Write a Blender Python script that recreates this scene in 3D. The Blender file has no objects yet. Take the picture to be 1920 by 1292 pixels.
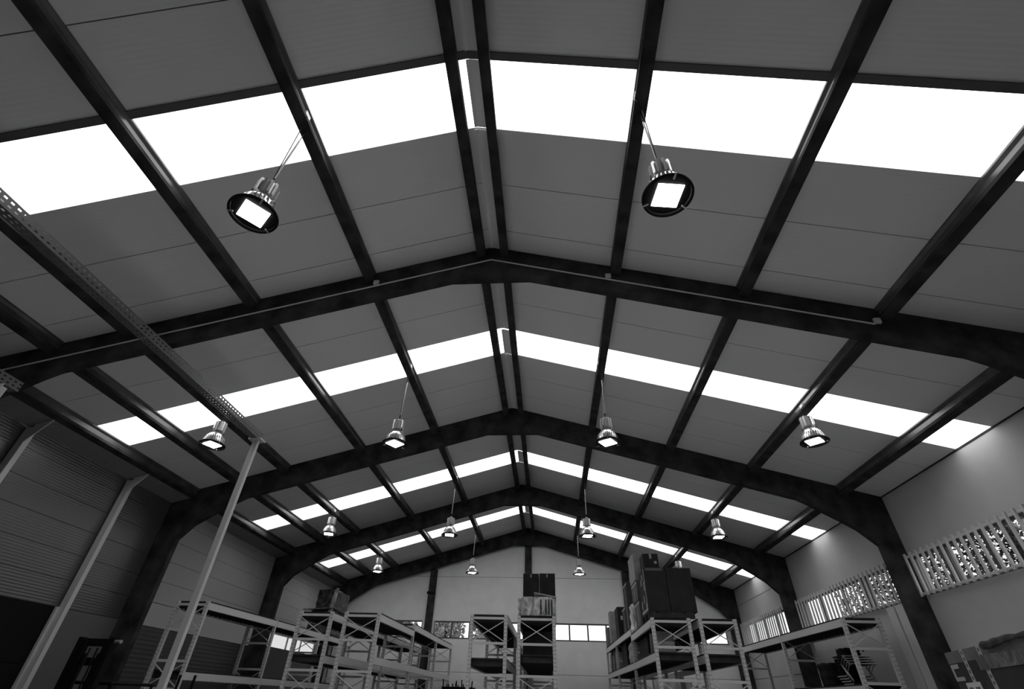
import bpy, bmesh, math, random
from mathutils import Vector, Matrix
rnd = random.Random(7)
sc = bpy.context.scene
col = sc.collection

# ------------------------------------------------------------------ camera
cam = bpy.data.cameras.new('camera'); camo = bpy.data.objects.new('camera', cam); col.objects.link(camo)
cam.sensor_fit = 'HORIZONTAL'; cam.sensor_width = 36.0; cam.lens = 882.46 / 1920 * 36.0
cam.clip_start = 0.05; cam.clip_end = 300
RIGHT = (0.99750387, 0.06576487, 0.02571009); UP = (0.0194903, -0.60639205, 0.79492692); FWD = (-0.06786866, 0.79244158, 0.6061602)
camo.matrix_world = Matrix(((RIGHT[0], UP[0], -FWD[0], 0.8913), (RIGHT[1], UP[1], -FWD[1], 0.0),
                            (RIGHT[2], UP[2], -FWD[2], 1.5), (0, 0, 0, 1)))
sc.camera = camo

# ------------------------------------------------------------------ world, exposure
SKYLIGHT = 3.6          # daylight coming through the translucent roof sheets
LED = 9.0
w = bpy.data.worlds.new('overcast_sky'); sc.world = w; w.use_nodes = True
bg = w.node_tree.nodes['Background']; bg.inputs[0].default_value = (1, 1, 1, 1); bg.inputs[1].default_value = 1.6
sc.view_settings.view_transform = 'Standard'; sc.view_settings.look = 'None'
sc.view_settings.exposure = 0.0; sc.view_settings.gamma = 1.0
sc.cycles.max_bounces = 8; sc.cycles.diffuse_bounces = 5; sc.cycles.glossy_bounces = 3
sc.cycles.use_denoising = True
sc.cycles.sample_clamp_indirect = 4.0

# ------------------------------------------------------------------ materials
def mat(name, v, rough=0.6, metal=0.0, noise=0.0, nscale=3.0, emit=0.0, spec=0.3, bump=None, alpha=None):
    m = bpy.data.materials.new(name); m.use_nodes = True
    nt = m.node_tree; p = nt.nodes['Principled BSDF']
    p.inputs['Base Color'].default_value = (v, v, v, 1); p.inputs['Roughness'].default_value = rough
    p.inputs['Metallic'].default_value = metal; p.inputs['Specular IOR Level'].default_value = spec
    if noise:
        tc = nt.nodes.new('ShaderNodeTexCoord'); n = nt.nodes.new('ShaderNodeTexNoise'); r = nt.nodes.new('ShaderNodeValToRGB')
        n.inputs['Scale'].default_value = nscale; n.inputs['Detail'].default_value = 8
        lo, hi = max(0, v * (1 - noise)), min(1, v * (1 + noise))
        r.color_ramp.elements[0].position = 0.35; r.color_ramp.elements[1].position = 0.68
        r.color_ramp.elements[0].color = (lo, lo, lo, 1); r.color_ramp.elements[1].color = (hi, hi, hi, 1)
        nt.links.new(tc.outputs['Object'], n.inputs['Vector']); nt.links.new(n.outputs['Fac'], r.inputs['Fac'])
        nt.links.new(r.outputs['Color'], p.inputs['Base Color'])
    if bump:            # (axis, wavelength in metres, strength): fine ribs rolled into sheet metal
        ax, wl, st = bump
        tc = nt.nodes.new('ShaderNodeTexCoord'); wv = nt.nodes.new('ShaderNodeTexWave'); b = nt.nodes.new('ShaderNodeBump')
        wv.bands_direction = ax; wv.inputs['Scale'].default_value = 0.314 / wl
        b.inputs['Strength'].default_value = st; b.inputs['Distance'].default_value = 0.01
        nt.links.new(tc.outputs['Object'], wv.inputs['Vector']); nt.links.new(wv.outputs['Fac'], b.inputs['Height'])
        nt.links.new(b.outputs['Normal'], p.inputs['Normal'])
    if emit:
        p.inputs['Emission Color'].default_value = (1, 1, 1, 1); p.inputs['Emission Strength'].default_value = emit
    return m

M = {}
M['roof_sheet'] = mat('roof_sheet', 0.74, 0.55, bump=('Y', 0.06, 0.12))
M['backing'] = mat('dark_joint', 0.03, 0.9)
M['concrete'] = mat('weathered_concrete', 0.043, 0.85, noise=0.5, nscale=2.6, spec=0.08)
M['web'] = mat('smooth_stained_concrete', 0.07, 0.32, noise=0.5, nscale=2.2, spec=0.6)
M['wall_render'] = mat('rendered_wall', 0.5, 0.85, noise=0.05, nscale=1.3, spec=0.1)
M['end_wall'] = mat('concrete_panel', 0.8, 0.85, noise=0.04, nscale=2.0, spec=0.1)
M['metal_wall'] = mat('grey_metal_panel', 0.32, 0.3, noise=0.06, nscale=0.6, spec=0.5)
M['ribbed_wall'] = mat('dark_ribbed_sheet', 0.16, 0.33, metal=0.6, spec=0.5, bump=('Z', 0.05, 0.22))
M['plain_wall'] = mat('plain_sheet', 0.13, 0.6, bump=('Z', 0.03, 0.15))
M['shutter'] = mat('shutter_slats', 0.07, 0.35, spec=0.5, bump=('Z', 0.09, 0.3))
M['soffit'] = mat('corrugated_soffit', 0.22, 0.5, bump=('Y', 0.09, 0.7))
M['floor'] = mat('dark_concrete_floor', 0.14, 0.6, noise=0.2, nscale=0.8)
M['aisle'] = mat('pale_bounce_floor', 0.86, 0.5, noise=0.05, nscale=0.8)  # invented pale floor tone that brightens the ceiling from below
M['end_panel'] = mat('window_lit_metal_panel', 0.5, 0.3, noise=0.06, nscale=0.6, spec=0.5)  # same panel as the third bay, window light put into a paler colour
M['ground'] = mat('asphalt', 0.2, 0.9, noise=0.3, nscale=0.5)
M['rail_paint'] = mat('grey_painted_bar', 0.6, 0.5)
M['post_paint'] = mat('pale_grey_post', 0.6, 0.45)
M['perforated'] = mat('perforated_steel', 0.13, 0.4, spec=0.5)
M['alu'] = mat('cast_aluminium', 0.62, 0.35, metal=0.55)
M['dome'] = mat('ribbed_reflector', 0.78, 0.2, metal=0.8)
M['black'] = mat('black_paint', 0.008, 0.6, spec=0.1)
M['rubber'] = mat('black_rubber', 0.015, 0.8)
M['steel'] = mat('galvanised_steel', 0.45, 0.35, metal=0.6)
M['white_plastic'] = mat('white_plastic', 0.7, 0.5)
M['rack_beam'] = mat('rack_beam_paint', 0.66, 0.5)
M['brace'] = mat('rack_brace_paint', 0.64, 0.5)
M['deck'] = mat('shaded_chipboard_deck', 0.03, 0.8, noise=0.3, nscale=5)  # shade of the deck undersides put into the board colour
M['frame'] = mat('window_frame', 0.09, 0.5)
M['carton_dark'] = mat('dark_carton', 0.024, 0.8, noise=0.2, nscale=4)
M['carton'] = mat('brown_carton', 0.12, 0.8, noise=0.2, nscale=4)
M['carton_pale'] = mat('pale_carton', 0.34, 0.8, noise=0.15, nscale=4)
M['tape'] = mat('packing_tape', 0.32, 0.4)
M['paper'] = mat('label_paper', 0.5, 0.7)
M['print'] = mat('grey_print', 0.09, 0.8)
M['wood'] = mat('pallet_wood', 0.03, 0.8, noise=0.4, nscale=6)
M['sheet'] = mat('black_sheeting', 0.008, 0.6, spec=0.2)
M['cloth'] = mat('pale_sacking', 0.38, 0.9, noise=0.25, nscale=7)
M['trunk'] = mat('tree_bark', 0.05, 0.9, noise=0.4, nscale=8)

def wrap_mat(name, a, b, scale):          # stretch film: crumpled, streaky, glossy
    m = bpy.data.materials.new(name); m.use_nodes = True; nt = m.node_tree; p = nt.nodes['Principled BSDF']
    tc = nt.nodes.new('ShaderNodeTexCoord'); mp = nt.nodes.new('ShaderNodeMapping'); n = nt.nodes.new('ShaderNodeTexNoise')
    r = nt.nodes.new('ShaderNodeValToRGB'); b_ = nt.nodes.new('ShaderNodeBump')
    mp.inputs['Scale'].default_value = (scale, scale, scale * 0.45)
    n.inputs['Scale'].default_value = 1.0; n.inputs['Detail'].default_value = 9; n.inputs['Distortion'].default_value = 1.6
    r.color_ramp.elements[0].position = 0.38; r.color_ramp.elements[1].position = 0.62
    r.color_ramp.elements[0].color = (a, a, a, 1); r.color_ramp.elements[1].color = (b, b, b, 1)
    b_.inputs['Strength'].default_value = 0.9; b_.inputs['Distance'].default_value = 0.05
    L = nt.links.new
    L(tc.outputs['Object'], mp.inputs['Vector']); L(mp.outputs['Vector'], n.inputs['Vector']); L(n.outputs['Fac'], r.inputs['Fac'])
    L(r.outputs['Color'], p.inputs['Base Color']); L(n.outputs['Fac'], b_.inputs['Height']); L(b_.outputs['Normal'], p.inputs['Normal'])
    p.inputs['Roughness'].default_value = 0.25
    return m
M['film'] = wrap_mat('stretch_film_pale', 0.25, 0.72, 5)
M['film_dark'] = wrap_mat('stretch_film_dark', 0.012, 0.09, 6)
M['film_clear'] = wrap_mat('plastic_bag_film', 0.1, 0.36, 8)

M['film_grey'] = wrap_mat('dull_film', 0.04, 0.13, 8)
def hole_mat():                           # painted upright with two rows of slots punched along its length
    m = mat('rack_upright_paint', 0.6, 0.5); nt = m.node_tree; p = nt.nodes['Principled BSDF']
    tc = nt.nodes.new('ShaderNodeTexCoord'); s = nt.nodes.new('ShaderNodeSeparateXYZ'); nt.links.new(tc.outputs['Object'], s.inputs[0])
    def mth(op, a, b=None):
        x = nt.nodes.new('ShaderNodeMath'); x.operation = op
        for i, v in enumerate((a, b)):
            if v is None: continue
            if isinstance(v, (int, float)): x.inputs[i].default_value = v
            else: nt.links.new(v, x.inputs[i])
        return x.outputs[0]
    fz = mth('FRACT', mth('MULTIPLY', s.outputs['Z'], 13.0))
    zin = mth('LESS_THAN', fz, 0.34)
    ax = mth('ABSOLUTE', mth('SUBTRACT', mth('ABSOLUTE', s.outputs['X']), 0.02)); xin = mth('LESS_THAN', ax, 0.006)
    k = mth('MULTIPLY', zin, xin)
    mx = nt.nodes.new('ShaderNodeMix'); mx.data_type = 'RGBA'
    nt.links.new(k, mx.inputs['Factor']); mx.inputs['A'].default_value = (0.6,) * 3 + (1,); mx.inputs['B'].default_value = (0.06,) * 3 + (1,)
    nt.links.new(mx.outputs['Result'], p.inputs['Base Color'])
    return m
M['upright'] = hole_mat()

def emis(name, s):
    m = bpy.data.materials.new(name); m.use_nodes = True; nt = m.node_tree; nt.nodes.clear()
    e = nt.nodes.new('ShaderNodeEmission'); o = nt.nodes.new('ShaderNodeOutputMaterial'); e.inputs[1].default_value = s
    nt.links.new(e.outputs[0], o.inputs[0]); return m
M['skylight'] = emis('daylit_translucent_sheet', SKYLIGHT)
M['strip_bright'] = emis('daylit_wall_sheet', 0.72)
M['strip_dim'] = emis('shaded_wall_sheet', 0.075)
M['led'] = emis('led_panel', LED)

def glass_mat(name, frost):
    m = bpy.data.materials.new(name); m.use_nodes = True; nt = m.node_tree; nt.nodes.clear()
    o = nt.nodes.new('ShaderNodeOutputMaterial'); mx = nt.nodes.new('ShaderNodeMixShader')
    t = nt.nodes.new('ShaderNodeBsdfTransparent'); g = nt.nodes.new('ShaderNodeBsdfGlossy'); g.inputs['Roughness'].default_value = 0.05
    t.inputs[0].default_value = (0.95, 0.95, 0.95, 1); g.inputs[0].default_value = (0.6, 0.6, 0.6, 1)
    mx.inputs[0].default_value = frost
    nt.links.new(t.outputs[0], mx.inputs[1]); nt.links.new(g.outputs[0], mx.inputs[2]); nt.links.new(mx.outputs[0], o.inputs[0])
    return m
M['glass'] = glass_mat('window_glass', 0.05)

def leaf_mat(name, v):
    m = bpy.data.materials.new(name); m.use_nodes = True; p = m.node_tree.nodes['Principled BSDF']
    p.inputs['Base Color'].default_value = (v, v, v, 1); p.inputs['Roughness'].default_value = 0.6
    return m
M['leaf_backlit'] = leaf_mat('backlit_leaves', 0.016)  # leaves against the sky, their backlit darkness put into the colour
M['leaf_front_lit'] = leaf_mat('front_lit_leaves', 0.4)  # leaves lit from the front, that light put into the colour

# ------------------------------------------------------------------ mesh helpers
WL = {}
class MB:
    def __init__(s): s.v = []; s.f = []
    def add(s, vs, fs):
        n = len(s.v); s.v += [tuple(a) for a in vs]; s.f += [tuple(i + n for i in f) for f in fs]; return s
    def box(s, x0, x1, y0, y1, z0, z1):
        return s.add([(x, y, z) for x in (x0, x1) for y in (y0, y1) for z in (z0, z1)],
                     [(0, 1, 3, 2), (4, 6, 7, 5), (0, 4, 5, 1), (2, 3, 7, 6), (0, 2, 6, 4), (1, 5, 7, 3)])
    def obox(s, c, ax, h):               # oriented box
        c = Vector(c); X, Y, Z = [Vector(a).normalized() for a in ax]
        vs = [c + X * (i * h[0]) + Y * (j * h[1]) + Z * (k * h[2]) for i in (-1, 1) for j in (-1, 1) for k in (-1, 1)]
        return s.add(vs, [(0, 1, 3, 2), (4, 6, 7, 5), (0, 4, 5, 1), (2, 3, 7, 6), (0, 2, 6, 4), (1, 5, 7, 3)])
    def bar(s, p, q, a, b, up=(0, 0, 1)):   # rectangular bar p..q, width a (sideways) and b (along up)
        p, q = Vector(p), Vector(q); d = q - p; D = d.normalized(); u = Vector(up)
        if abs(D.dot(u)) > 0.98: u = Vector((0, 1, 0))
        X = D.cross(u).normalized(); U = X.cross(D)
        return s.obox((p + q) / 2, (X, D, U), (a / 2, d.length / 2, b / 2))
    def prism(s, poly, y0, y1):          # polygon in xz extruded along y
        n = len(poly)
        vs = [(x, y0, z) for x, z in poly] + [(x, y1, z) for x, z in poly]
        return s.add(vs, [tuple(range(n)), tuple(range(2 * n - 1, n - 1, -1))] + [(i, i + n, (i + 1) % n + n, (i + 1) % n) for i in range(n)])
    def lathe(s, prof, c, n=32, cap=False):
        vs = []; fs = []
        for r, z in prof:
            vs += [(c[0] + r * math.cos(2 * math.pi * k / n), c[1] + r * math.sin(2 * math.pi * k / n), c[2] + z) for k in range(n)]
        for i in range(len(prof) - 1):
            for k in range(n):
                a, b = i * n + k, i * n + (k + 1) % n; fs.append((a, b, b + n, a + n))
        if cap: fs += [tuple(range(n))[::-1], tuple(range((len(prof) - 1) * n, len(prof) * n))]
        return s.add(vs, fs)
    def tube(s, pts, r, n=8):
        pts = [Vector(p) for p in pts]; rings = []
        for i, p in enumerate(pts):
            d = (pts[min(i + 1, len(pts) - 1)] - pts[max(i - 1, 0)]).normalized()
            u = Vector((0, 0, 1)) if abs(d.z) < 0.9 else Vector((1, 0, 0))
            X = d.cross(u).normalized(); Y = d.cross(X)
            rings.append([p + X * (r * math.cos(2 * math.pi * k / n)) + Y * (r * math.sin(2 * math.pi * k / n)) for k in range(n)])
        vs = [v for g in rings for v in g]; fs = []
        for i in range(len(pts) - 1):
            for k in range(n):
                a, b = i * n + k, i * n + (k + 1) % n; fs.append((a, b, b + n, a + n))
        fs += [tuple(range(n))[::-1], tuple(range((len(pts) - 1) * n, len(pts) * n))]
        return s.add(vs, fs)
    def build(s, name, m, parent=None, at=None, smooth=False, bevel=0.0):
        if at is None:
            if parent is not None: at = WL[parent.name]
            else:
                lo = [min(v[i] for v in s.v) for i in range(3)]; hi = [max(v[i] for v in s.v) for i in range(3)]
                at = ((lo[0] + hi[0]) / 2, (lo[1] + hi[1]) / 2, lo[2])
        me = bpy.data.meshes.new(name)
        me.from_pydata([(v[0] - at[0], v[1] - at[1], v[2] - at[2]) for v in s.v], [], s.f); me.update()
        bm = bmesh.new(); bm.from_mesh(me); bmesh.ops.recalc_face_normals(bm, faces=bm.faces)
        if bevel: bmesh.ops.bevel(bm, geom=bm.edges[:], offset=bevel, segments=2, affect='EDGES', profile=0.6)
        bm.to_mesh(me); bm.free()
        for mm in (m if isinstance(m, (list, tuple)) else [m]): me.materials.append(mm)
        if smooth:
            for p in me.polygons: p.use_smooth = True
        o = bpy.data.objects.new(name, me); col.objects.link(o)
        WL[o.name] = tuple(at)
        if parent is not None:
            pl = WL[parent.name]; o.parent = parent; o.location = (at[0] - pl[0], at[1] - pl[1], at[2] - pl[2])
        else: o.location = at
        return o

def tag(o, label, cat, group=None):
    o['label'] = label; o['category'] = cat
    if group: o['group'] = group
    return o
def thing(name, label, cat, loc, group=None):
    o = bpy.data.objects.new(name, None); col.objects.link(o); o.location = loc; o.empty_display_size = 0.2
    WL[o.name] = tuple(loc)
    return tag(o, label, cat, group)
def struct(o): o['kind'] = 'structure'; return o

# ------------------------------------------------------------------ dimensions of the hall
SL = 0.28633; RIDGE = 8.0; XW = 8.63
def zr(x, h=0.0): return RIDGE - h - SL * abs(x)
FR = [5.75, 11.50, 17.20, 22.64]; FT = 0.14          # far faces of the portal frames, their thickness
YB = -3.0; YE = 22.76
SKY = [(-3.0, -2.3), (2.49, 3.39), (7.90, 8.79), (14.09, 14.99), (19.34, 20.23)]
BAY = ['nearest bay', 'second bay', 'third bay', 'last bay']
ORD = ['first', 'second', 'third', 'fourth', 'fifth', 'sixth']

# ------------------------------------------------------------------ roof
def slope_sheet(mb, sgn, xa, xb, y0, y1, h0, h1):
    vs = []
    for y in (y0, y1):
        for x in (xa, xb):
            vs += [(sgn * x, y, zr(x, h0)), (sgn * x, y, zr(x, h1))]
    mb.add(vs, [(0, 2, 3, 1), (4, 5, 7, 6), (0, 1, 5, 4), (2, 6, 7, 3), (0, 4, 6, 2), (1, 3, 7, 5)])
panels = MB()
def split(a, b, n):
    return [(a + (b - a) * i / n, a + (b - a) * (i + 1) / n) for i in range(n)]
strips = split(-2.3, 2.49, 5) + split(3.39, 7.90, 5) + split(8.79, 14.09, 6) + split(14.99, 19.34, 5) + split(20.23, 22.9, 3)
for y0, y1 in strips:
    for g in (-1, 1):
        slope_sheet(panels, g, 0.0, XW + 0.3, y0 + 0.006, y1 - 0.006, 0.0, -0.05)
struct(panels.build('ceiling', M['roof_sheet'], at=(0, 10, 6)))
bk = MB()
for g in (-1, 1): slope_sheet(bk, g, 0.0, XW + 0.5, YB - 0.3, 23.2, -0.12, -0.16)
struct(bk.build('roof', M['backing'], at=(0, 10, 6)))
k = 0
for y0, y1 in SKY[1:]:
    for g in (-1, 1):
        k += 1; s = MB(); slope_sheet(s, g, 0.0, XW + 0.02, y0, y1, -0.03, -0.05)
        struct(s.build('window_%d' % k, M['skylight'], at=(g * 4, y0, 6)))
# lapped edge of the sheet in front of the nearest daylight strip
for g, nm in ((-1, 'trim_1'), (1, 'trim_2')):
    s = MB(); slope_sheet(s, g, 0.0, XW - 0.05, 2.40, 2.49, 0.03, -0.002)
    struct(s.build(nm, M['frame'], at=(g * 4, 2.4, 6)))
# folded ridge flashing between the two ridge purlins
s = MB()
for y0, y1 in ((YB, 2.46), (2.50, 3.38), (3.42, 7.88), (7.92, 8.78), (8.82, 14.07), (14.11, 14.98), (15.0, 19.32), (19.36, 20.22), (20.25, 22.5)):
    s.prism([(-0.03, zr(0.03, 0.02)), (0.02, zr(0, 0.02)), (0.24, zr(0.24, 0.02)), (0.24, zr(0.24, 0.012)), (0.02, zr(0, 0.01)), (-0.03, zr(0.03, 0.01))], y0, y1)
struct(s.build('trim_3', M['roof_sheet'], at=(0, 10, 7.9)))

# purlins: precast beams with a wide bottom flange, one per line and bay
HP = 0.2155
PL = [(-0.25, -0.11), (-2.14, -2.00), (-4.04, -3.90), (-5.94, -5.80), (-7.07, -6.93), (-8.17, -8.03)]
PR = [(0.16, 0.30), (2.02, 2.17), (3.94, 4.08), (5.81, 5.95), (7.69, 7.83)]
def purlin(x0, x1, y0, y1, label):
    xc = (x0 + x1) / 2; sg = 1 if xc > 0 else -1
    t = lambda x: zr(x)
    bf = 0.05
    zb = lambda x: zr(x, HP)
    web = 0.028
    o = thing('roof_purlin', label, 'roof beam', (xc, (y0 + y1) / 2, zb(xc)), 'concrete purlins under the roof')
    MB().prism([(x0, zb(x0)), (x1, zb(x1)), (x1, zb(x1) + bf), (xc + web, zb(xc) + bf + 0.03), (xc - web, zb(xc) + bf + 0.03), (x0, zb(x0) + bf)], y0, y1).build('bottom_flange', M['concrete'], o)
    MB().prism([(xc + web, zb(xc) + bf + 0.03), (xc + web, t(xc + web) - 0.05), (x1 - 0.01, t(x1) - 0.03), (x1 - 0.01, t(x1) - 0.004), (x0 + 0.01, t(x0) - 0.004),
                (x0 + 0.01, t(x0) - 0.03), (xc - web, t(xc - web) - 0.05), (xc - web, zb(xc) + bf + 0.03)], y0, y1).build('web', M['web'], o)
for b in range(4):
    y0 = (0.0 if b == 0 else FR[b - 1]) + 0.003; y1 = FR[b] - FT - 0.003
    for side, P in (('left', PL), ('right', PR)):
        for i, (a, c) in enumerate(P):
            if i == 0: lb = 'dark concrete purlin just %s of the ridge gap, %s from the camera' % (side, BAY[b])
            elif i == len(P) - 1: lb = 'dark concrete purlin beside the %s side wall, %s from the camera' % (side, BAY[b])
            else: lb = 'dark purlin, %s out from the ridge pair on the %s slope, %s' % (ORD[i - 1], side, BAY[b])
            purlin(a, c, y0, y1, lb)

# portal frames: rafters, haunches and columns
FN = ['nearest dark concrete portal frame, a thin conduit running along its rafter', 'second dark concrete portal frame from the camera, its columns beside the first racks',
      'third dark concrete portal frame, the plain one before the end wall frame', 'last dark concrete portal frame, standing against the end wall']
def rb(x): return max(0, 1) * (RIDGE - 0.583 - SL * max(abs(x), 0.67)) + (0.0 if abs(x) > 0.67 else 0.0)
for i, yf in enumerate(FR):
    t = thing('portal_frame', FN[i], 'concrete frame', (0, yf - FT / 2, 0), 'portal frames of the hall')
    for g in (-1, 1):
        xi = 8.11 if g < 0 else 8.17; xo = XW - 0.003
        top = lambda x: zr(x, 0.004)
        raf = [(0, top(0)), (g * 6.6, top(6.6)), (g * 6.6, rb(6.6)), (g * 0.67, rb(0.67)), (0, rb(0.67))]
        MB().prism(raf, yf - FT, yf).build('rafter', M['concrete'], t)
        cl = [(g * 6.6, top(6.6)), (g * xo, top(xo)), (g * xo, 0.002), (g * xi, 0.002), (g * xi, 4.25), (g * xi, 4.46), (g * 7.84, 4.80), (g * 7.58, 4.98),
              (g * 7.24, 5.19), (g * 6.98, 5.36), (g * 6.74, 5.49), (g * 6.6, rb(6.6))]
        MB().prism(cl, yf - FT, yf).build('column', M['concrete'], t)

# ------------------------------------------------------------------ floor, ground, walls
struct(MB().box(-XW - 0.3, XW + 0.3, YB - 0.3, YE + 0.3, -0.2, 0.0).build('floor', M['floor'], at=(0, 10, -0.2)))
struct(MB().box(-4.6, 5.0, 0.4, 11.6, 0.0005, 0.002).build('floor_bounce_patch', M['aisle'], at=(0, 10, 0.0005)))  # unseen pale patch, added to bounce light up to the ceiling
struct(MB().box(-60, 60, -40, 80, -0.4, -0.21).build('ground', M['ground'], at=(0, 10, -0.4)))
ZW0, ZW1 = 3.47, 4.21
RWIN = [(6.3, 11.32), (12.0, 16.95), (18.0, 22.35)]
s = MB()
zt = zr(XW, -0.0)
s.box(XW, XW + 0.22, YB, YE, 0.001, ZW0); s.box(XW, XW + 0.22, YB, YE, ZW1, zt)
ys = [YB] + [v for a in RWIN for v in a] + [YE]
for a, b in zip(ys[0::2], ys[1::2]): s.box(XW, XW + 0.22, a, b, ZW0, ZW1)
struct(s.build('wall_right', M['wall_render'], at=(XW, 10, 0)))
for nm, z in (('trim_4', 4.92), ('trim_5', 2.46)):      # horizontal panel joints near the far corner
    struct(MB().box(XW - 0.004, XW + 0.002, 17.22, YE, z - 0.012, z).build(nm, M['backing'], at=(XW, 20, z)))
struct(MB().box(XW - 0.012, XW + 0.01, YB, YE, zt - 0.022, zt + 0.01).build('trim_6', M['concrete'], at=(XW, 10, zt)))

# end wall
EW = [(-8.1, -4.5), (-3.98, -0.2), (0.2, 3.98), (4.5, 8.05)]
s = MB(); e0, e1 = 3.57, 4.21
def gable(z0, x0, x1): 
    return [(x0, z0), (x1, z0)] + ([(x1, zr(x1)), (0, RIDGE), (x0, zr(x0))] if x0 < 0 < x1 else [(x1, zr(x1)), (x0, zr(x0))])
s.prism([(-7.2, 5.93), (7.2, 5.93), (0, RIDGE)], YE, YE + 0.2)
s.box(-XW - 0.2, XW + 0.2, YE, YE + 0.2, e1, 5.918); s.box(-XW - 0.2, XW + 0.2, YE, YE + 0.2, 2.446, e0); s.box(-XW - 0.2, XW + 0.2, YE, YE + 0.2, 0.001, 2.434)
xs = [-XW - 0.2] + [v for a in EW for v in a] + [XW + 0.2]
for a, b in zip(xs[0::2], xs[1::2]): s.box(a, b, YE, YE + 0.2, e0, e1)
struct(s.build('wall_far', M['end_wall'], at=(0, YE, 0)))
struct(MB().box(-7, 7, YE + 0.006, YE + 0.19, 5.9, 5.95).box(-XW, XW, YE + 0.006, YE + 0.19, 2.42, 2.46).build('trim_7', M['backing'], at=(0, YE, 2.4)))
struct(MB().prism(gable(0.001, -XW - 0.2, XW + 0.2), YB - 0.2, YB).build('wall_back', M['metal_wall'], at=(0, YB, 0)))
# columns of the end wall
for x, zt_, lb in ((-4.22, rb(4.22), 'dark concrete post on the end wall left of the middle, with a black clamp ring'), (0.0, rb(0), 'dark concrete post in the middle of the end wall under the ridge'),
               (4.22, rb(4.22), 'dark concrete post on the end wall behind the stacked cartons')):
    t = thing('wall_post', lb, 'post', (x, YE - 0.1, 0), 'concrete posts on the end wall')
    MB().box(x - 0.15, x + 0.15, YE - 0.125, YE - 0.003, 0.002, zt_ - 0.003).build('shaft', M['concrete'], t)
    if x < -1:
        MB().box(x - 0.2, x + 0.18, YE - 0.16, YE - 0.126, 5.2, 5.3).build('clamp_ring', M['black'], t)

# left wall: metal panels in strips with open joints, dark ribbed cladding in the nearer bays
def strips_wall(name, m, y0, y1, z0, z1, step):
    s = MB(); n = max(1, round((z1 - z0) / step))
    for a, b in split(z0, z1, n): s.box(-XW - 0.06, -XW, y0, y1, a + 0.004, b - 0.004)
    return struct(s.build(name, m, at=(-XW, (y0 + y1) / 2, z0)))
struct(MB().box(-XW - 0.2, -XW - 0.062, YB, YE + 0.1, 0.001, zr(XW)).build('wall_left', M['backing'], at=(-XW, 10, 0)))
ZD = 2.76
strips_wall('wall_left_ribbed_cladding', M['ribbed_wall'], YB, FR[1] - FT, ZD, 5.46, 0.45)
strips_wall('wall_left_lower_panel', M['plain_wall'], 9.86, FR[1] - FT, 0.01, ZD, 2.76)
strips_wall('wall_left_upper_panel', M['metal_wall'], FR[1], FR[2] - FT, 3.22, 5.47, 0.45)
strips_wall('wall_left_end_panel', M['end_panel'], FR[2], YE, 3.24, 5.47, 0.45)
strips_wall('door_1', M['black'], YB, 9.70, 0.01, ZD, 0.92)
struct(MB().box(-XW - 0.06, -XW + 0.05, 9.70, 9.86, 0.002, ZD).build('trim_8', M['post_paint'], at=(-XW, 9.8, 0)))
strips_wall('door_2', M['shutter'], FR[1], FR[2] - FT, 0.01, 2.73, 2.72)
strips_wall('door_3', M['plain_wall'], FR[2], YE, 0.01, 2.82, 2.8)
struct(MB().box(-XW - 0.05, -XW - 0.01, FR[1] + 0.01, FR[2] - FT - 0.01, 2.745, 3.21).build('window_21', M['strip_dim'], at=(-XW, 14, 2.8)))
struct(MB().box(-XW - 0.05, -XW - 0.01, FR[2] + 0.6, 21.9, 2.835, 3.19).build('window_22', M['strip_bright'], at=(-XW, 19, 2.9)))
s = MB()
for y in (FR[2] + 0.3, 18.4, 19.55, 20.7, 21.95): s.box(-XW - 0.06, -XW + 0.012, y - 0.05, y + 0.05, 2.82, 3.2)
s.box(-XW - 0.06, -XW + 0.012, FR[2] + 0.01, YE, 3.19, 3.235)
struct(s.build('trim_9', M['post_paint'], at=(-XW, 19, 2.8)))
s = MB()
for b in range(4):
    y0 = (YB if b == 0 else FR[b - 1]); s.prism([(-8.17, 5.455), (-XW, 5.33), (-XW, 5.345), (-8.17, 5.47)], y0 + 0.005, FR[b] - FT - 0.005)
struct(s.build('ceiling_soffit', M['soffit'], at=(-8.4, 10, 5.4)))

# ------------------------------------------------------------------ windows in the end wall and right wall
wi = 9
for (a, b) in EW:
    s = MB(); n = max(2, round((b - a) / 0.82)); f = 0.05
    s.box(a, b, YE + 0.02, YE + 0.08, e0, e0 + f); s.box(a, b, YE + 0.02, YE + 0.08, e1 - f, e1)
    for i in range(n + 1):
        x = a + (b - a) * i / n; hw = f / 2 + 0.005
        s.box(max(a, x - hw), min(b, x + hw), YE + 0.02, YE + 0.08, e0 + f, e1 - f)
    o = struct(s.build('window_%d' % wi, M['frame'], at=((a + b) / 2, YE, e0))); wi += 1
    MB().box(a + f, b - f, YE + 0.045, YE + 0.051, e0 + f, e1 - f).build('pane', M['glass'], o)
for (a, b) in RWIN:
    s = MB(); n = max(3, round((b - a) / 1.1)); f = 0.05; X0, X1 = XW + 0.02, XW + 0.08
    s.box(X0, X1, a, b, ZW0, ZW0 + f); s.box(X0, X1, a, b, ZW1 - f, ZW1)
    for i in range(n + 1):
        y = a + (b - a) * i / n; s.box(X0, X1, max(a, y - 0.035), min(b, y + 0.035), ZW0 + f, ZW1 - f)
    o = struct(s.build('window_%d' % wi, M['frame'], at=(XW, (a + b) / 2, ZW0))); wi += 1
    MB().box(X0 + 0.027, X0 + 0.033, a + f, b - f, ZW0 + f, ZW1 - f).build('pane', M['glass'], o)
GL = ['grey bar grille over the window nearest the camera, with leaves showing behind', 'grey bar grille over the middle side window, above the low rack',
      'grey bar grille over the far side window, with only bright sky behind']
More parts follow.
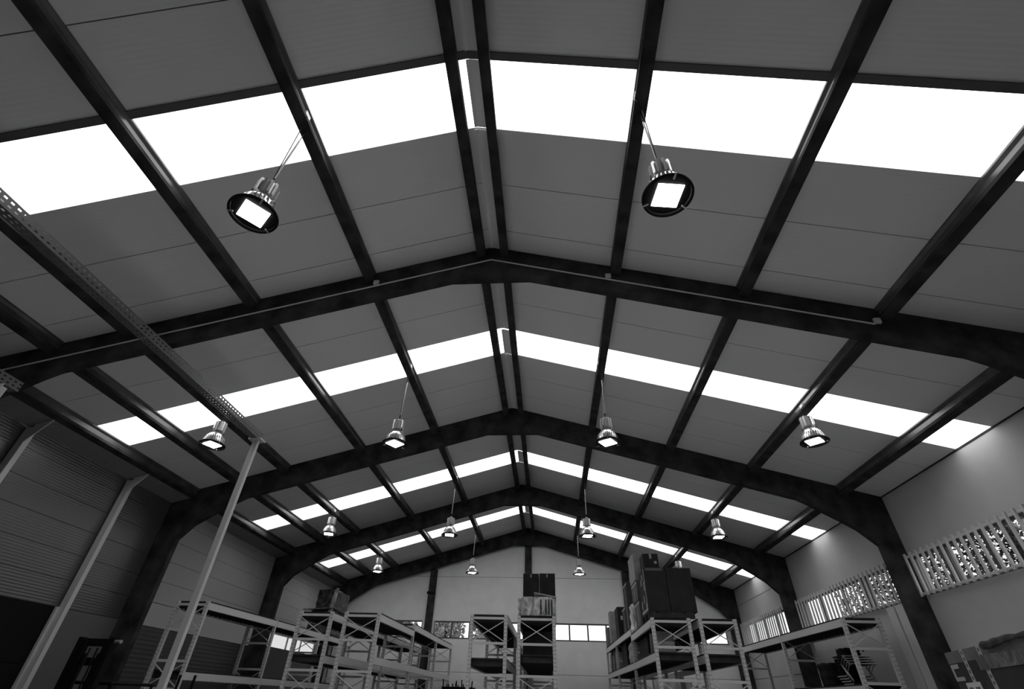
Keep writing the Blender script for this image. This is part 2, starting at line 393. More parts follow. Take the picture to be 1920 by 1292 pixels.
for (a, b), lb in zip([(6.2, 11.33), (12.0, 17.02), (18.0, 22.35)], GL):
    t = thing('window_grille', lb, 'window grille', (XW - 0.09, (a + b) / 2, 3.45), 'grilles on the side wall windows')
    for z in (3.50, 4.20):
        r = MB().box(XW - 0.10, XW - 0.06, a, b, z - 0.02, z + 0.02)
        for y in (a + 0.1, (a + b) / 2, b - 0.1): r.box(XW - 0.06, XW - 0.001, y - 0.02, y + 0.02, z - 0.015, z + 0.015)
        r.build('rail', M['rail_paint'], t)
    n = round((b - a) / 0.187)
    for i in range(n):
        y = b - 0.03 - 0.187 * i
        MB().box(XW - 0.135, XW - 0.101, y - 0.024, y + 0.024, 3.45, 4.26).build('bar', M['rail_paint'], t)
# boxed riser beside the second column on the right
t = thing('cable_riser', 'tall pale boxed cable riser beside the right hand column', 'cable duct', (XW - 0.1, 12.2, 0))
MB().box(XW - 0.14, XW - 0.001, 11.98, 12.2, 0.002, 3.43).build('duct', M['post_paint'], t, bevel=0.01)
MB().box(XW - 0.12, XW - 0.001, 12.23, 12.32, 0.002, 3.43).build('pipe_cover', M['post_paint'], t, bevel=0.01)
MB().box(XW - 0.14, XW - 0.001, 12.35, 12.62, 0.002, 3.43).build('duct', M['post_paint'], t, bevel=0.01)

# ------------------------------------------------------------------ conduit on the first rafter
yc = FR[0] - FT - 0.014
t = thing('conduit', 'thin grey conduit clipped along the face of the nearest rafter', 'conduit', (0, yc, 7.6))
cz = lambda x: 7.655 - 0.286 * abs(x)
MB().tube([(x, yc, cz(x)) for x in (-7.9, -4, -2, -0.6, -0.1, 0.0, 0.1, 0.6, 2, 4, 5.7)], 0.013).build('pipe', M['rail_paint'], t)
for x in (-1.95, 1.97, 5.75):
    MB().box(x - 0.045, x + 0.045, yc - 0.03, yc + 0.012, cz(x) + 0.02, cz(x) + 0.11).build('junction_box', M['rail_paint'], t, bevel=0.006)

# ------------------------------------------------------------------ pendant lamps
LZ = 5.53
def lamp(x, y, label, rot):
    px = -2.07 if x < 0 and x > -3 else (2.095 if 0 < x < 3 else (-5.87 if x < 0 else 5.88))
    zb = zr(px, HP)
    t = thing('pendant_lamp', label, 'lamp', (x, y, LZ), 'high bay lamps hung from the purlins')
    n = 36; prof = []
    # scalloped dome: lower band fluted, upper part smooth
    vs = []; fs = []; rings = [(0.235, 0.008), (0.212, 0.018), (0.206, 0.03), (0.200, 0.075), (0.186, 0.13), (0.170, 0.165), (0.135, 0.215), (0.095, 0.25), (0.06, 0.26)]
    N = 112
    for ri, (r, z) in enumerate(rings):
        for k in range(N):
            a = 2 * math.pi * k / N; rr = r * (1 - (0.13 if (2 <= ri <= 4 and k % 4 > 1) else 0.0))
            vs.append((x + rr * math.cos(a), y + rr * math.sin(a), LZ + z))
    for i in range(len(rings) - 1):
        for k2 in range(N):
            a, b = i * N + k2, i * N + (k2 + 1) % N; fs.append((a, b, b + N, a + N))
    fs.append(tuple(range((len(rings) - 1) * N, len(rings) * N)))
    MB().add(vs, fs).build('reflector_dome', M['dome'], t)
    MB().lathe([(0.226, -0.012), (0.25, -0.012), (0.253, 0.0), (0.25, 0.012), (0.226, 0.012), (0.226, -0.012)], (x, y, LZ), 48).build('rim', M['black'], t)
    MB().lathe([(0.0005, 0.012), (0.224, 0.012), (0.224, 0.03), (0.0005, 0.03)], (x, y, LZ), 48).build('lamp_plate', M['black'], t)
    c, s_ = math.cos(rot), math.sin(rot)
    led = MB().obox((x, y, LZ + 0.005), ((c, s_, 0), (-s_, c, 0), (0, 0, 1)), (0.128, 0.128, 0.006)).build('led_panel', M['led'], t)
    for k2 in range(3):
        a = rot + 0.5 + k2 * 2.094
        MB().obox((x + 0.225 * math.cos(a), y + 0.225 * math.sin(a), LZ - 0.01), ((math.cos(a), math.sin(a), 0), (-math.sin(a), math.cos(a), 0), (0, 0, 1)), (0.03, 0.008, 0.006)).build('clip', M['steel'], t)
    # finned driver housing
    h = MB().lathe([(0.092, 0.30), (0.095, 0.31), (0.095, 0.49), (0.085, 0.50)], (x, y, LZ), 24, cap=True)
    for k2 in range(12):
        a = rot + k2 * math.pi / 6
        h.obox((x + 0.09 * math.cos(a), y + 0.09 * math.sin(a), LZ + 0.40), ((math.cos(a), math.sin(a), 0), (-math.sin(a), math.cos(a), 0), (0, 0, 1)), (0.026, 0.014, 0.098))
    h.build('driver_housing', M['alu'], t)
    MB().lathe([(0.05, 0.255), (0.05, 0.302)], (x, y, LZ), 16, cap=True).build('neck', M['steel'], t)
    br = MB()
    for g in (-1, 1):
        br.tube([(x + g * 0.13 * c, y + g * 0.13 * s_, LZ + 0.245), (x + g * 0.118 * c, y + g * 0.118 * s_, LZ + 0.33)], 0.006, 6)
    br.build('bracket', M['black'], t)
    MB().tube([(x + 0.045 * math.cos(a), y, LZ + 0.50 + 0.055 * math.sin(a)) for a in [math.pi * q / 8 for q in range(9)]], 0.008, 6).build('hanging_loop', M['steel'], t)
    top = (px, y, zb - 0.002); bot = (x, y, LZ + 0.555)
    if zb - bot[2] > 0.3:
        d = (Vector(top) - Vector(bot)).normalized()
        MB().tube([Vector(bot) + d * 0.09, Vector(top) - d * 0.22], 0.012, 8).build('suspension_rod', M['white_plastic'], t)
        MB().tube([bot, Vector(bot) + d * 0.09], 0.012, 6).build('hook', M['black'], t)
        MB().tube([Vector(top) - d * 0.22, Vector(top) - d * 0.12, top], 0.006, 6).build('cord', M['black'], t)
    else:
        MB().tube([bot, top], 0.006, 6).build('cord', M['black'], t)
    g = -1 if px < 0 else 1
    xs_ = px - g * 0.075 if abs(px) < 3 else px - g * 0.03
    xj = px - g * 0.055 if px > 0 else px + 0.055
    MB().tube([(x, y, LZ + 0.55), (px, y - 0.08, zb - 0.10), (px - g * 0.06, y - 0.16, zb - 0.02), (px - g * 0.078, y - 0.17, zb + 0.03)], 0.006, 6).build('power_cable', M['black'], t)
    MB().box(px - g * 0.05 - 0.018, px - g * 0.05 + 0.018, y - 0.2, y - 0.1, zb + 0.055, zb + 0.135).build('connector_box', M['white_plastic'], t)
lamp(-2.14, 2.92, 'big pendant lamp seen from below, nearest the camera left of the ridge', 0.86)
lamp(2.14, 2.90, 'big pendant lamp seen from below, nearest the camera right of the ridge', 0.12)
rowd = {8.44: 'second bay', 14.78: 'third bay', 19.98: 'last bay'}
for y, nm in rowd.items():
    for x, wh in ((-5.9, 'nearest the left wall'), (-2.1, 'just left of the ridge'), (2.08, 'just right of the ridge'), (5.9, 'nearest the right wall')):
        if nm == 'last bay' and x > 4: lb = 'pendant lamp half hidden behind the tall dark cartons, its finned top showing'
        else: lb = 'pendant lamp %s, in the lamp row of the %s' % (wh, nm)
        lamp(x, y, lb, 0.2 + 0.37 * (x + y))

# ------------------------------------------------------------------ perforated rails on posts at the left
def perforated_strip(mb, p, q, side, wdt, pitch, rows):
    p, q, side = Vector(p), Vector(q), Vector(side).normalized(); L = (q - p).length; D = (q - p).normalized()
    n = int(L / pitch)
    us = []
    for i in range(n): us += [i * pitch, i * pitch + pitch * 0.55]
    us.append(L)
    ws = [0.0]
    for r in rows: ws += [r * wdt - 0.010, r * wdt + 0.010]
    ws.append(wdt)
    vs = [p + D * u + side * w_ for u in us for w_ in ws]; m_ = len(ws); fs = []
    for i in range(len(us) - 1):
        for j in range(m_ - 1):
            if i % 2 == 1 and j % 2 == 1: continue
            fs.append((i * m_ + j, i * m_ + j + 1, (i + 1) * m_ + j + 1, (i + 1) * m_ + j))
    mb.add(vs, fs)
def perforated_rail(x, y0, y1, z, label, name='perforated_rail'):
    t = thing(name, label, 'steel rail', (x, (y0 + y1) / 2, z), 'perforated rails on posts')
    a = MB(); perforated_strip(a, (x + 0.075, y0, z), (x + 0.075, y1, z), (0, 0, 1), 0.15, 0.085, (0.3, 0.7)); a.build('side_face', M['perforated'], t)
    a = MB(); perforated_strip(a, (x - 0.075, y0, z), (x - 0.075, y1, z), (1, 0, 0), 0.15, 0.085, (0.3, 0.7)); a.build('bottom_face', M['perforated'], t)
    return t
RZ = 5.68
def post(x, y, ztop, label, wx=0.15, wy=0.12, arm=False, group='pale posts along the left side'):
    t = thing('support_post', label, 'post', (x, y, 0), group)
    MB().box(x - wx / 2, x + wx / 2, y - wy / 2, y + wy / 2, 0.002, ztop).build('shaft', M['post_paint'], t, bevel=0.006)
    MB().box(x - wx / 2 - 0.03, x + wx / 2 + 0.03, y - wy / 2 - 0.02, y + wy / 2 + 0.02, 0.001, 0.02).build('base_plate', M['post_paint'], t)
    return t
perforated_rail(-5.06, 1.5, 8.60, RZ, 'long perforated steel rail under the left roof slope, ending on the tall pale post')
p = post(-5.04, 8.52, RZ - 0.03, 'tall pale post in front of the left rack, holding the end of the perforated rail', 0.11, 0.08)
MB().box(-5.17, -4.90, 8.42, 8.62, RZ - 0.028, RZ - 0.004).build('head_plate', M['post_paint'], p)
perforated_rail(-7.02, 1.5, 5.5, 5.0, 'short perforated steel rail near the left wall, at the picture edge')
p = post(-7.02, 5.3, 4.97, 'pale post at the picture edge, holding the end of the short perforated rail')
MB().prism([(-7.14, 4.97), (-6.86, 4.97), (-6.92, 4.8), (-7.1, 4.8)], 5.22, 5.234).build('head_plate', M['post_paint'], p)
for y, lb in ((7.22, 'grey post with a gusset bracket against the left wall, nearer of the two'), (9.80, 'grey post with a gusset bracket beside the black doorway')):
    p = post(-8.53, y, 5.3, lb, 0.14, 0.10, group='wall posts with brackets')
    MB().prism([(-8.46, 5.36), (-8.16, 5.448), (-8.16, 5.43), (-8.46, 5.02)], y - 0.05, y - 0.035).build('bracket', M['post_paint'], p)

# ------------------------------------------------------------------ pallet racks
def rack(label, fr, bays, group='steel pallet racks'):
    """fr: list of (x0, x1, y, top) upright frames; bays: per bay list of (beam top z, deck, x range covered)"""
    x0, x1, y, tp = fr[0]
    t = thing('pallet_rack', label, 'rack', ((x0 + x1) / 2, y, 0), group)
    for (a, b, y, tp) in fr:
        xc = (a + b) / 2
        f = bpy.data.objects.new('upright_frame', None); col.objects.link(f); f.parent = t
        WL[f.name] = (xc, y, 0); f.location = (xc - WL[t.name][0], y - WL[t.name][1], 0)
        zs = []; z = tp - 0.07; k_ = 0
        while z > 0.2:
            MB().box(a + 0.04, b - 0.04, y - 0.015, y + 0.015, z - 0.025, z + 0.025).build('crossbar', M['brace'], f)
            zs.append(z); z -= 0.5 if k_ % 2 == 0 else 0.6; k_ += 1
        for i in range(0, len(zs) - 1, 2):
            zt_, zb_ = zs[i] - 0.04, zs[i + 1] + 0.03
            br = MB()
            br.bar((a + 0.05, y - 0.024, zt_), (b - 0.05, y - 0.024, zb_), 0.016, 0.03, (0, 1, 0))
            br.bar((a + 0.05, y - 0.009, zb_), (b - 0.05, y - 0.009, zt_), 0.016, 0.03, (0, 1, 0))
            br.build('cross_brace', M['brace'], f)
        for px in (a + 0.035, b - 0.035):
            MB().box(px - 0.038, px + 0.038, y - 0.035, y + 0.035, 0.002, tp).build('upright', M['upright'], f, at=(px, y, 0))
    for i, lv in enumerate(bays):
        a0, b0, ya, _ = fr[i]; a1, b1, yb, _ = fr[i + 1]
        for (z, deck) in lv:
            for (xa, xb) in ((a0 + 0.02, a1 + 0.02), (b0 - 0.02, b1 - 0.02)):
                MB().bar((xa, ya + 0.037, z - 0.07), (xb, yb - 0.037, z - 0.07), 0.05, 0.14).build('beam', M['rack_beam'], t)
            if deck:
                d = MB(); ym = (ya + yb) / 2
                am, bm_ = min(a0, a1) + 0.01, max(b0, b1) - 0.01
                d.add([(a0, ya + 0.04, z + 0.001), (b0, ya + 0.04, z + 0.001), (b1, yb - 0.04, z + 0.001), (a1, yb - 0.04, z + 0.001),
                       (a0, ya + 0.04, z + 0.03), (b0, ya + 0.04, z + 0.03), (b1, yb - 0.04, z + 0.03), (a1, yb - 0.04, z + 0.03)],
                      [(0, 1, 2, 3), (4, 7, 6, 5), (0, 4, 5, 1), (1, 5, 6, 2), (2, 6, 7, 3), (3, 7, 4, 0)])
                n = 16
                for q in range(n):
                    tt = (q + 0.5) / n; yq = ya + (yb - ya) * tt; xa = a0 + (a1 - a0) * tt; xb = b0 + (b1 - b0) * tt
                    d.box(xa + 0.05, xb - 0.05, yq - 0.014, yq + 0.014, z - 0.125, z - 0.001)  # deep close slats, added as a dark band for the shade under the deck
                d.build('deck', M['deck'], t)
H = 3.15; H2 = 3.30
R1 = [(-7.87, -7.06, 11.97, 3.225), (-7.71, -6.88, 15.04, 3.225), (-7.62, -6.78, 18.0, 3.225), (-7.55, -6.72, 20.9, 3.225)]
rack('empty rack along the left wall, behind the tall pale post', R1, [[(3.20, True), (1.86, True)]] * 3)
R2 = [(-5.14, -4.30, 12.66, H), (-5.12, -4.26, 15.9, H), (-5.1, -4.24, 19.2, H), (-5.08, -4.22, 21.9, H)]
rack('left rack of the back to back pair, next to the left wall rack', R2, [[(H - 0.03, True), (2.26, True)]] * 3)
R3 = [(-4.01, -3.14, 12.66, H), (-3.95, -3.08, 15.93, H2), (-3.95, -3.07, 19.3, H2), (-3.88, -3.0, 22.0, H2)]
rack('right rack of the back to back pair, facing the aisle left of the middle racks', R3, [[(H - 0.03, True), (2.27, False)], [(H2 - 0.02, True), (2.27, False)], [(H2 - 0.02, True), (2.27, False)]])
R4 = [(-0.96, -0.09, 12.64, H), (-0.94, -0.07, 15.9, H), (-0.93, -0.06, 19.2, H), (-0.92, -0.05, 21.9, H)]
rack('left rack of the two middle racks, with an empty top deck', R4, [[(H - 0.02, True), (2.27, True)], [(H - 0.02, True), (2.27, False)], [(H - 0.02, False), (2.27, False)]])
R5 = [(0.145, 1.03, 12.70, H), (0.15, 1.02, 15.9, H), (0.15, 1.02, 19.2, H), (0.15, 1.02, 21.9, H)]
rack('right rack of the two middle racks, with a wrapped load and cartons on top', R5, [[(H - 0.02, True), (2.36, True)], [(H - 0.02, True), (2.36, True)], [(H - 0.02, True), (2.36, False)]])
R6 = [(3.21, 4.09, 12.60, H), (3.21, 4.08, 15.95, H2), (3.14, 4.02, 19.3, H2), (3.09, 3.97, 22.1, H2)]
rack('heavily loaded rack on the right of the main aisle, under the big dark cartons', R6, [[(H - 0.03, True), (2.47, True)], [(H2 - 0.02, True), (2.47, True)], [(H2 - 0.02, True), (2.47, True)]])
R7 = [(4.28, 5.12, 12.62, H), (4.27, 5.11, 15.9, H), (4.22, 5.06, 19.2, H), (4.18, 5.02, 22.0, H)]
rack('rack behind the loaded one, with an empty dark top deck', R7, [[(H - 0.02, True), (2.45, True)], [(H - 0.02, True), (2.45, False)], [(H - 0.02, False), (2.45, False)]])
R8 = [(7.26, 8.07, 12.3, 3.18), (7.22, 8.05, 15.66, 3.18), (7.22, 8.05, 19.2, 3.18)]
rack('low rack against the right wall, stacked chairs on its shelf', R8, [[(3.16, True), (1.97, True)], [(3.16, True), (1.97, False)]])

# ------------------------------------------------------------------ loads on the racks
def lump(name, m, x0, x1, y0, y1, z0, z1, amp, seed, parent=None):
    r = random.Random(seed); bm = bmesh.new(); bmesh.ops.create_cube(bm, size=1.0)
    bmesh.ops.subdivide_edges(bm, edges=bm.edges[:], cuts=7, use_grid_fill=True)
    ph = [r.uniform(0, 6.28) for _ in range(6)]
    mb = MB(); idx = {}
    for v in bm.verts:
        x, y, z = v.co
        rad = 1 - 0.10 * max(0, (abs(x) * 2) ** 6 * (abs(y) * 2) ** 6)
        x, y = x * rad, y * rad
        d = 0 if z < -0.49 else amp * (math.sin(9 * x + ph[0]) * math.cos(11 * y + ph[1]) + 0.7 * math.sin(14 * z + 6 * x + ph[2]) + r.uniform(-0.5, 0.5))
        idx[v.index] = len(mb.v)
        mb.v.append(((x0 + x1) / 2 + (x * (1 + d)) * (x1 - x0), (y0 + y1) / 2 + (y * (1 + d)) * (y1 - y0), z0 + (z + 0.5) * (1 + 0.6 * d * (z > 0)) * (z1 - z0)))
    for f in bm.faces: mb.f.append(tuple(idx[v.index] for v in f.verts))
    bm.free()
    return mb.build(name, m, parent, smooth=True)
def pallet(x0, x1, y0, y1, z, label):
    t = thing('pallet', label, 'pallet', ((x0 + x1) / 2, (y0 + y1) / 2, z), 'wooden pallets')
    for i in range(5):
        a = x0 + (x1 - x0) * i / 5; MB().box(a + 0.01, a + (x1 - x0) / 5 - 0.02, y0, y1, z + 0.10, z + 0.125).build('top_board', M['wood'], t)
    for i in range(3):
        a = y0 + (y1 - y0 - 0.1) * i / 2; MB().box(x0, x1, a, a + 0.1, z + 0.001, z + 0.10).build('bearer', M['wood'], t)
def carton(x0, x1, y0, y1, z0, z1, label, m='carton', tape='x', group='cartons stacked on the loaded rack', lab=None):
    t = thing('carton', label, 'box', ((x0 + x1) / 2, (y0 + y1) / 2, z0), group)
    MB().box(x0, x1, y0, y1, z0 + 0.001, z1).build('box_body', M[m], t, bevel=0.012)
    if tape == 'x':      # vertical strip on the face towards the aisle end and over the top
        xm = (x0 + x1) / 2; e = 0.002
        MB().box(xm - 0.03, xm + 0.03, y0 - e, y0 - 0.0005, z1 - 0.3 * (z1 - z0), z1 + e).box(xm - 0.03, xm + 0.03, y0 - e, y1, z1 + 0.0005, z1 + e).build('tape', M['tape'], t)
    if tape == 'side':   # edge strips on the left flank
        e = 0.002; ym = (y0 + y1) / 2
        MB().box(x0 - e, x0 - 0.0005, y0 + 0.01, y1 - 0.01, z1 - 0.07, z1 - 0.01).box(x0 - e, x0 - 0.0005, ym - 0.03, ym + 0.03, z0 + 0.05, z1 - 0.08).build('tape', M['tape'], t)
    if lab:
        lx, lz, lw, lh = lab
        o = MB().box(x0 + lx, x0 + lx + lw, y0 - 0.004, y0 - 0.0025, z0 + lz, z0 + lz + lh).build('paper_label', M['paper'], t)
    return t
D6 = H - 0.03 + 0.031; D62 = H2 - 0.02 + 0.031
pallet(3.18, 4.23, 12.62, 13.62, D6, 'dark pallet under the pair of big dark cartons')
zp = D6 + 0.126
t = carton(3.20, 3.72, 12.66, 13.5, zp, 4.22, 'big dark carton with a pale taped flank, left one of the front pair', 'carton_dark', None, 'pair of big dark cartons')
o = MB()
for i, (yy, zz, hh) in enumerate(((12.75, 3.35, 0.12), (12.98, 3.5, 0.16), (12.8, 3.75, 0.2), (13.15, 3.9, 0.14), (12.95, 4.0, 0.12), (13.3, 3.4, 0.18))):
    o.box(3.197, 3.1985, yy, yy + 0.1, zz, zz + hh)
o.box(3.1972, 3.1989, 12.67, 13.48, zp + 0.03, zp + 0.09).box(3.1972, 3.1989, 12.67, 12.74, zp + 0.1, 4.2)
o.build('flank_labels', M['tape'], t)
MB().box(3.24, 3.66, 12.657, 12.6585, 4.16, 4.222).build('tape', M['carton'], t)
carton(3.73, 4.32, 12.66, 13.5, zp, 4.23, 'big dark carton standing right of its twin, the lamp top showing above it', 'carton_dark', None, 'pair of big dark cartons')
carton(3.28, 3.66, 12.95, 13.48, 4.223, 4.62, 'dark carton with a taped end, lying on the front pair', 'carton_dark', 'x', lab=(0.27, 0.16, 0.06, 0.06))
carton(3.22, 3.72, 13.95, 14.75, D6, 3.72, 'striped carton on the deck right behind the front pair', 'carton', 'side')
carton(3.20, 3.78, 13.92, 14.85, 3.723, 4.18, 'middle carton of the stack behind the front pair', 'carton', 'side')
carton(3.18, 3.74, 13.88, 14.80, 4.183, 4.85, 'tall top carton with pale edge tape, behind the front pair', 'carton_pale', 'side')
tag(lump('wrapped_load', M['film'], 3.2, 3.8, 15.0, 15.8, D6, 3.80, 0.05, 3), 'small film wrapped load on the loaded rack, behind the striped carton', 'wrapped load')
carton(3.25, 3.95, 16.1, 16.9, D62, 4.55, 'tall dark carton halfway along the top of the loaded rack', 'carton_dark', 'side')
carton(3.30, 3.9, 17.2, 18.0, D62, 4.05, 'dark carton with a white taped edge, far half of the loaded rack', 'carton_dark', 'side')
carton(3.18, 3.8, 18.3, 19.1, D62, 4.20, 'dark carton beside the pale board, far half of the loaded rack', 'carton_dark', 'x', lab=(0.1, 0.5, 0.12, 0.12))
carton(3.10, 3.6, 20.0, 20.5, D62, 4.30, 'narrow grey upright carton at the far end of the loaded rack', 'carton_pale', None)
carton(3.08, 3.7, 21.0, 21.8, D62, 3.9, 'grey carton at the far edge of the loaded rack top, against the window', 'carton', None)
# on the shelf below
D7 = 2.47 + 0.031
for i, (x, y, tl, hgt, lb) in enumerate(((3.26, 13.05, 0.05, 0.42, 'tallest loose board leaning on the front shelf of the loaded rack'), (3.30, 13.3, -0.06, 0.36, 'middle loose board on the front shelf of the loaded rack'),
                                         (3.28, 13.6, 0.10, 0.43, 'leaning loose board rearmost on the front shelf of the loaded rack'), (3.25, 12.85, 0.0, 0.2, 'short loose board nearest on the front shelf of the loaded rack'))):
    tag(MB().obox((x + 0.25, y, D7 + hgt / 2 + 0.01), ((1, 0, 0), (0, 1, tl), (0, -tl, 1)), (0.22, 0.02, hgt / 2)).build('cardboard_sheet', M['carton_pale']), lb, 'board', 'loose boards on the rack shelf')
carton(3.35, 4.0, 14.2, 15.6, D7, 2.95, 'dark carton at the back of the front shelf of the loaded rack', 'carton_dark', None, 'cartons on the rack shelf')
tag(lump('plastic_bundle', M['film_clear'], 3.30, 3.92, 16.2, 17.6, D7, 3.03, 0.05, 11), 'shiny clear plastic bundle filling the middle shelf of the loaded rack', 'bundle')
carton(3.3, 3.9, 17.9, 19.0, D7, 3.15, 'dark carton behind the plastic bundle on the middle shelf', 'carton_dark', None, 'cartons on the rack shelf')
for i in range(5):
    y = 19.7 + 0.42 * i; hgt = (0.5, 0.58, 0.45, 0.60, 0.55)[i]
    tag(MB().obox((3.4, y, D7 + hgt / 2 + 0.01), ((1, 0, 0), (0, 1, 0.04), (0, -0.04, 1)), (0.25, 0.05, hgt / 2)).build('upright_board', M['carton'] if i % 2 else M['carton_pale']),
        '%s upright board counted from the near end of the far shelf' % ORD[i], 'board', 'upright boards on the far shelf')
# lower contents at the picture bottom
tag(lump('sack', M['cloth'], 3.28, 4.02, 12.9, 13.8, 0.9, 2.0, 0.03, 21), 'pale slumped sack low in the front bay of the loaded rack', 'sack')
tag(MB().box(3.1, 4.2, 12.66, 15.6, 0.86, 0.9).build('shelf_board', M['deck']), 'low shelf board under the pale sack', 'shelf')
tag(MB().tube([(3.62, 12.75, 1.45), (3.75, 12.72, 1.8), (3.72, 12.72, 2.08)], 0.05, 12).build('cardboard_tube', M['carton']), 'grey cardboard tube standing in front of the pale sack', 'tube')

# middle rack: wrapped load with tall cartons behind it
t = thing('wrapped_load', 'pale film wrapped load with straps, on top of the middle rack', 'wrapped load', (0.585, 13.2, H + 0.011))
lump('film_wrap', M['film'], 0.14, 1.05, 12.72, 13.75, H + 0.012, 3.56, 0.025, 5, t)
for x in (0.68, 0.80, 0.87, 0.94): MB().box(x, x + 0.03, 12.685, 12.70, H + 0.03, 3.5).build('strap', M['carton_dark'], t)
MB().obox((0.80, 13.0, 3.6), ((1, 0, -0.17), (0, 1, 0), (0.17, 0, 1)), (0.27, 0.3, 0.012)).build('loose_sheet', M['carton_pale'], t)
for x, z0, z1, wh in ((0.20, H + 0.011, 3.76, 'lower left'), (0.64, H + 0.011, 3.76, 'lower right'), (0.20, 3.763, 4.35, 'upper left'), (0.64, 3.763, 4.36, 'upper right')):
    c_ = carton(x, x + 0.425, 14.1, 14.7, z0, z1, 'dark scuffed carton, %s of the four stacked behind the pale wrapped load' % wh, 'carton_dark', None, 'four cartons behind the wrapped load')
    MB().box(x + 0.19, x + 0.23, 14.0965, 14.0985, z1 - 0.1, z1 - 0.02).build('tape', M['tape'], c_)
carton(0.25, 0.95, 13.2, 14.4, 2.392, 2.9, 'dark carton on the shelf of the right middle rack', 'carton_dark', None, 'cartons in the middle racks')
# left pair: dark wrapped bundle
DW = 3.2 + 0.032
t = thing('wrapped_bundle', 'dark glossy film wrapped bundle high on the far end of the left wall rack', 'wrapped load', (-7.15, 19.2, DW))
lump('film_wrap', M['film_dark'], -7.62, -6.75, 18.5, 20.0, DW, 3.98, 0.03, 8, t)
lump('upper_wrap', M['film_dark'], -7.5, -6.72, 18.55, 19.9, 3.99, 4.62, 0.03, 9, t)
MB().obox((-7.2, 18.4, 3.98), ((1, 0, 0.06), (0, 1, 0), (-0.06, 0, 1)), (0.56, 0.12, 0.012)).build('film_flap', M['film_clear'], t)
MB().obox((-6.76, 18.4, 4.2), ((1, 0, 0), (0, 1, 0), (0.12, 0, 1)), (0.06, 0.02, 0.45)).build('film_strip', M['film'], t)

# bundle of dark rods between the left pair and the middle racks
t = thing('rod_bundle', 'bundle of dark upright rods in a crate beyond the left racks, near the end wall', 'rods', (-2.0, 18.0, 0))
MB().box(-2.45, -1.5, 17.7, 18.4, 0.002, 1.86).build('crate', M['black'], t)
for i in range(12):
    x = -2.42 + 0.078 * i + rnd.uniform(-0.02, 0.02); y = 17.75 + rnd.uniform(0, 0.5); zt_ = rnd.uniform(1.92, 2.12)
    if i in (4, 5, 6): zt_ -= 0.08
    MB().tube([(x, y, 1.862), (x + rnd.uniform(-0.02, 0.02), y, zt_)], 0.018, 8).build('rod', M['black'], t)
for x, nm in ((-6.95, 'left one'), (-6.62, 'right one')):
    tag(MB().tube([(x, 11.7, 0.0), (x + 0.02, 11.7, 1.80)], 0.028, 10).build('dark_rod', M['black']), 'dark rod standing in front of the left wall rack, %s of the two' % nm, 'rod', 'two dark rods')

# stacked chairs and a bag on the low rack
def chair(y, z, label):
    t = thing('stacked_chair', label, 'chair', (7.7, y, z), 'stacked chairs on the low rack')
    for x in (7.44, 7.94):
        MB().tube([(x, y + 0.42, z + 0.02), (x, y + 0.02, z + 0.02), (x, y - 0.02, z + 0.08), (x, y + 0.10, z + 0.24), (x, y - 0.05, z + 0.35), (x, y - 0.16, z + 0.37)], 0.013, 8).build('side_frame', M['steel'], t)
    MB().box(7.43, 7.95, y - 0.05, y + 0.38, z + 0.37, z + 0.40).build('seat', M['black'], t, bevel=0.01)
    MB().tube([(7.38, y - 0.17, z + 0.38), (7.98, y - 0.17, z + 0.38)], 0.012, 8).build('front_rail', M['steel'], t)
    MB().box(7.46, 7.92, y + 0.38, y + 0.41, z + 0.02, z + 0.35).build('backrest', M['black'], t, bevel=0.01)
for i in range(4):
    chair(13.0 + 0.06 * i, 2.002 + 0.05 * i, '%s chair counted from the bottom of the nested stack on the low rack' % ORD[i])
tag(lump('dust_cover', M['black'], 7.46, 8.0, 13.85, 14.6, 2.002, 2.46, 0.05, 33), 'black cover over a pile beside the nested chairs on the low rack', 'cover')
t = thing('bag', 'black slumped bag lying on the nested chairs on the low rack', 'bag', (7.75, 13.4, 2.556))
lump('bag_body', M['black'], 7.56, 7.92, 13.22, 13.6, 2.556, 2.70, 0.08, 31, t)
MB().tube([(7.86, 13.3, 2.64), (7.94, 13.28, 2.70), (8.0, 13.26, 2.69), (8.01, 13.26, 2.64)], 0.02, 8).build('bag_handle', M['black'], t)

# ------------------------------------------------------------------ forklift in the dark by the left column
t = thing('forklift', 'black forklift with a raised twin rail mast, dark against the left column', 'forklift', (-7.1, 9.6, 0))
xm, ym = -7.3, 9.55
for g in (-1, 1):
    MB().box(xm + g * 0.30 - 0.04, xm + g * 0.30 + 0.04, ym - 0.06, ym + 0.06, 0.06, 2.26).build('mast_rail', M['black'], t)
    MB().box(xm + g * 0.21 - 0.03, xm + g * 0.21 + 0.03, ym - 0.05, ym + 0.05, 0.10, 2.22).build('inner_rail', M['black'], t)
    MB().tube([(xm + g * 0.13, ym + 0.02, 0.1), (xm + g * 0.13, ym + 0.02, 2.02)], 0.035, 12).build('lift_cylinder', M['black'], t)
    MB().box(xm + g * 0.07 - 0.012, xm + g * 0.07 + 0.012, ym - 0.02, ym, 0.4, 2.1).build('lift_chain', M['rubber'], t)
    MB().box(xm + g * 0.22 - 0.06, xm + g * 0.22 + 0.06, ym - 1.15, ym - 0.15, 0.05, 0.09).build('fork', M['black'], t)
    MB().lathe([(0.001, -0.12), (0.30, -0.12), (0.30, 0.12), (0.001, 0.12)], (0, 0, 0), 28)
for z in (2.19, 1.9, 1.2, 0.5): MB().box(xm - 0.34, xm + 0.34, ym + 0.06, ym + 0.10, z - 0.06, z + 0.06).build('mast_crossbar', M['black'], t)
MB().box(xm - 0.45, xm + 0.45, ym - 0.14, ym - 0.09, 0.15, 0.6).build('fork_carriage', M['black'], t)
MB().box(xm - 0.5, xm + 0.5, ym + 0.2, ym + 1.45, 0.25, 0.95).build('body', M['black'], t, bevel=0.05)
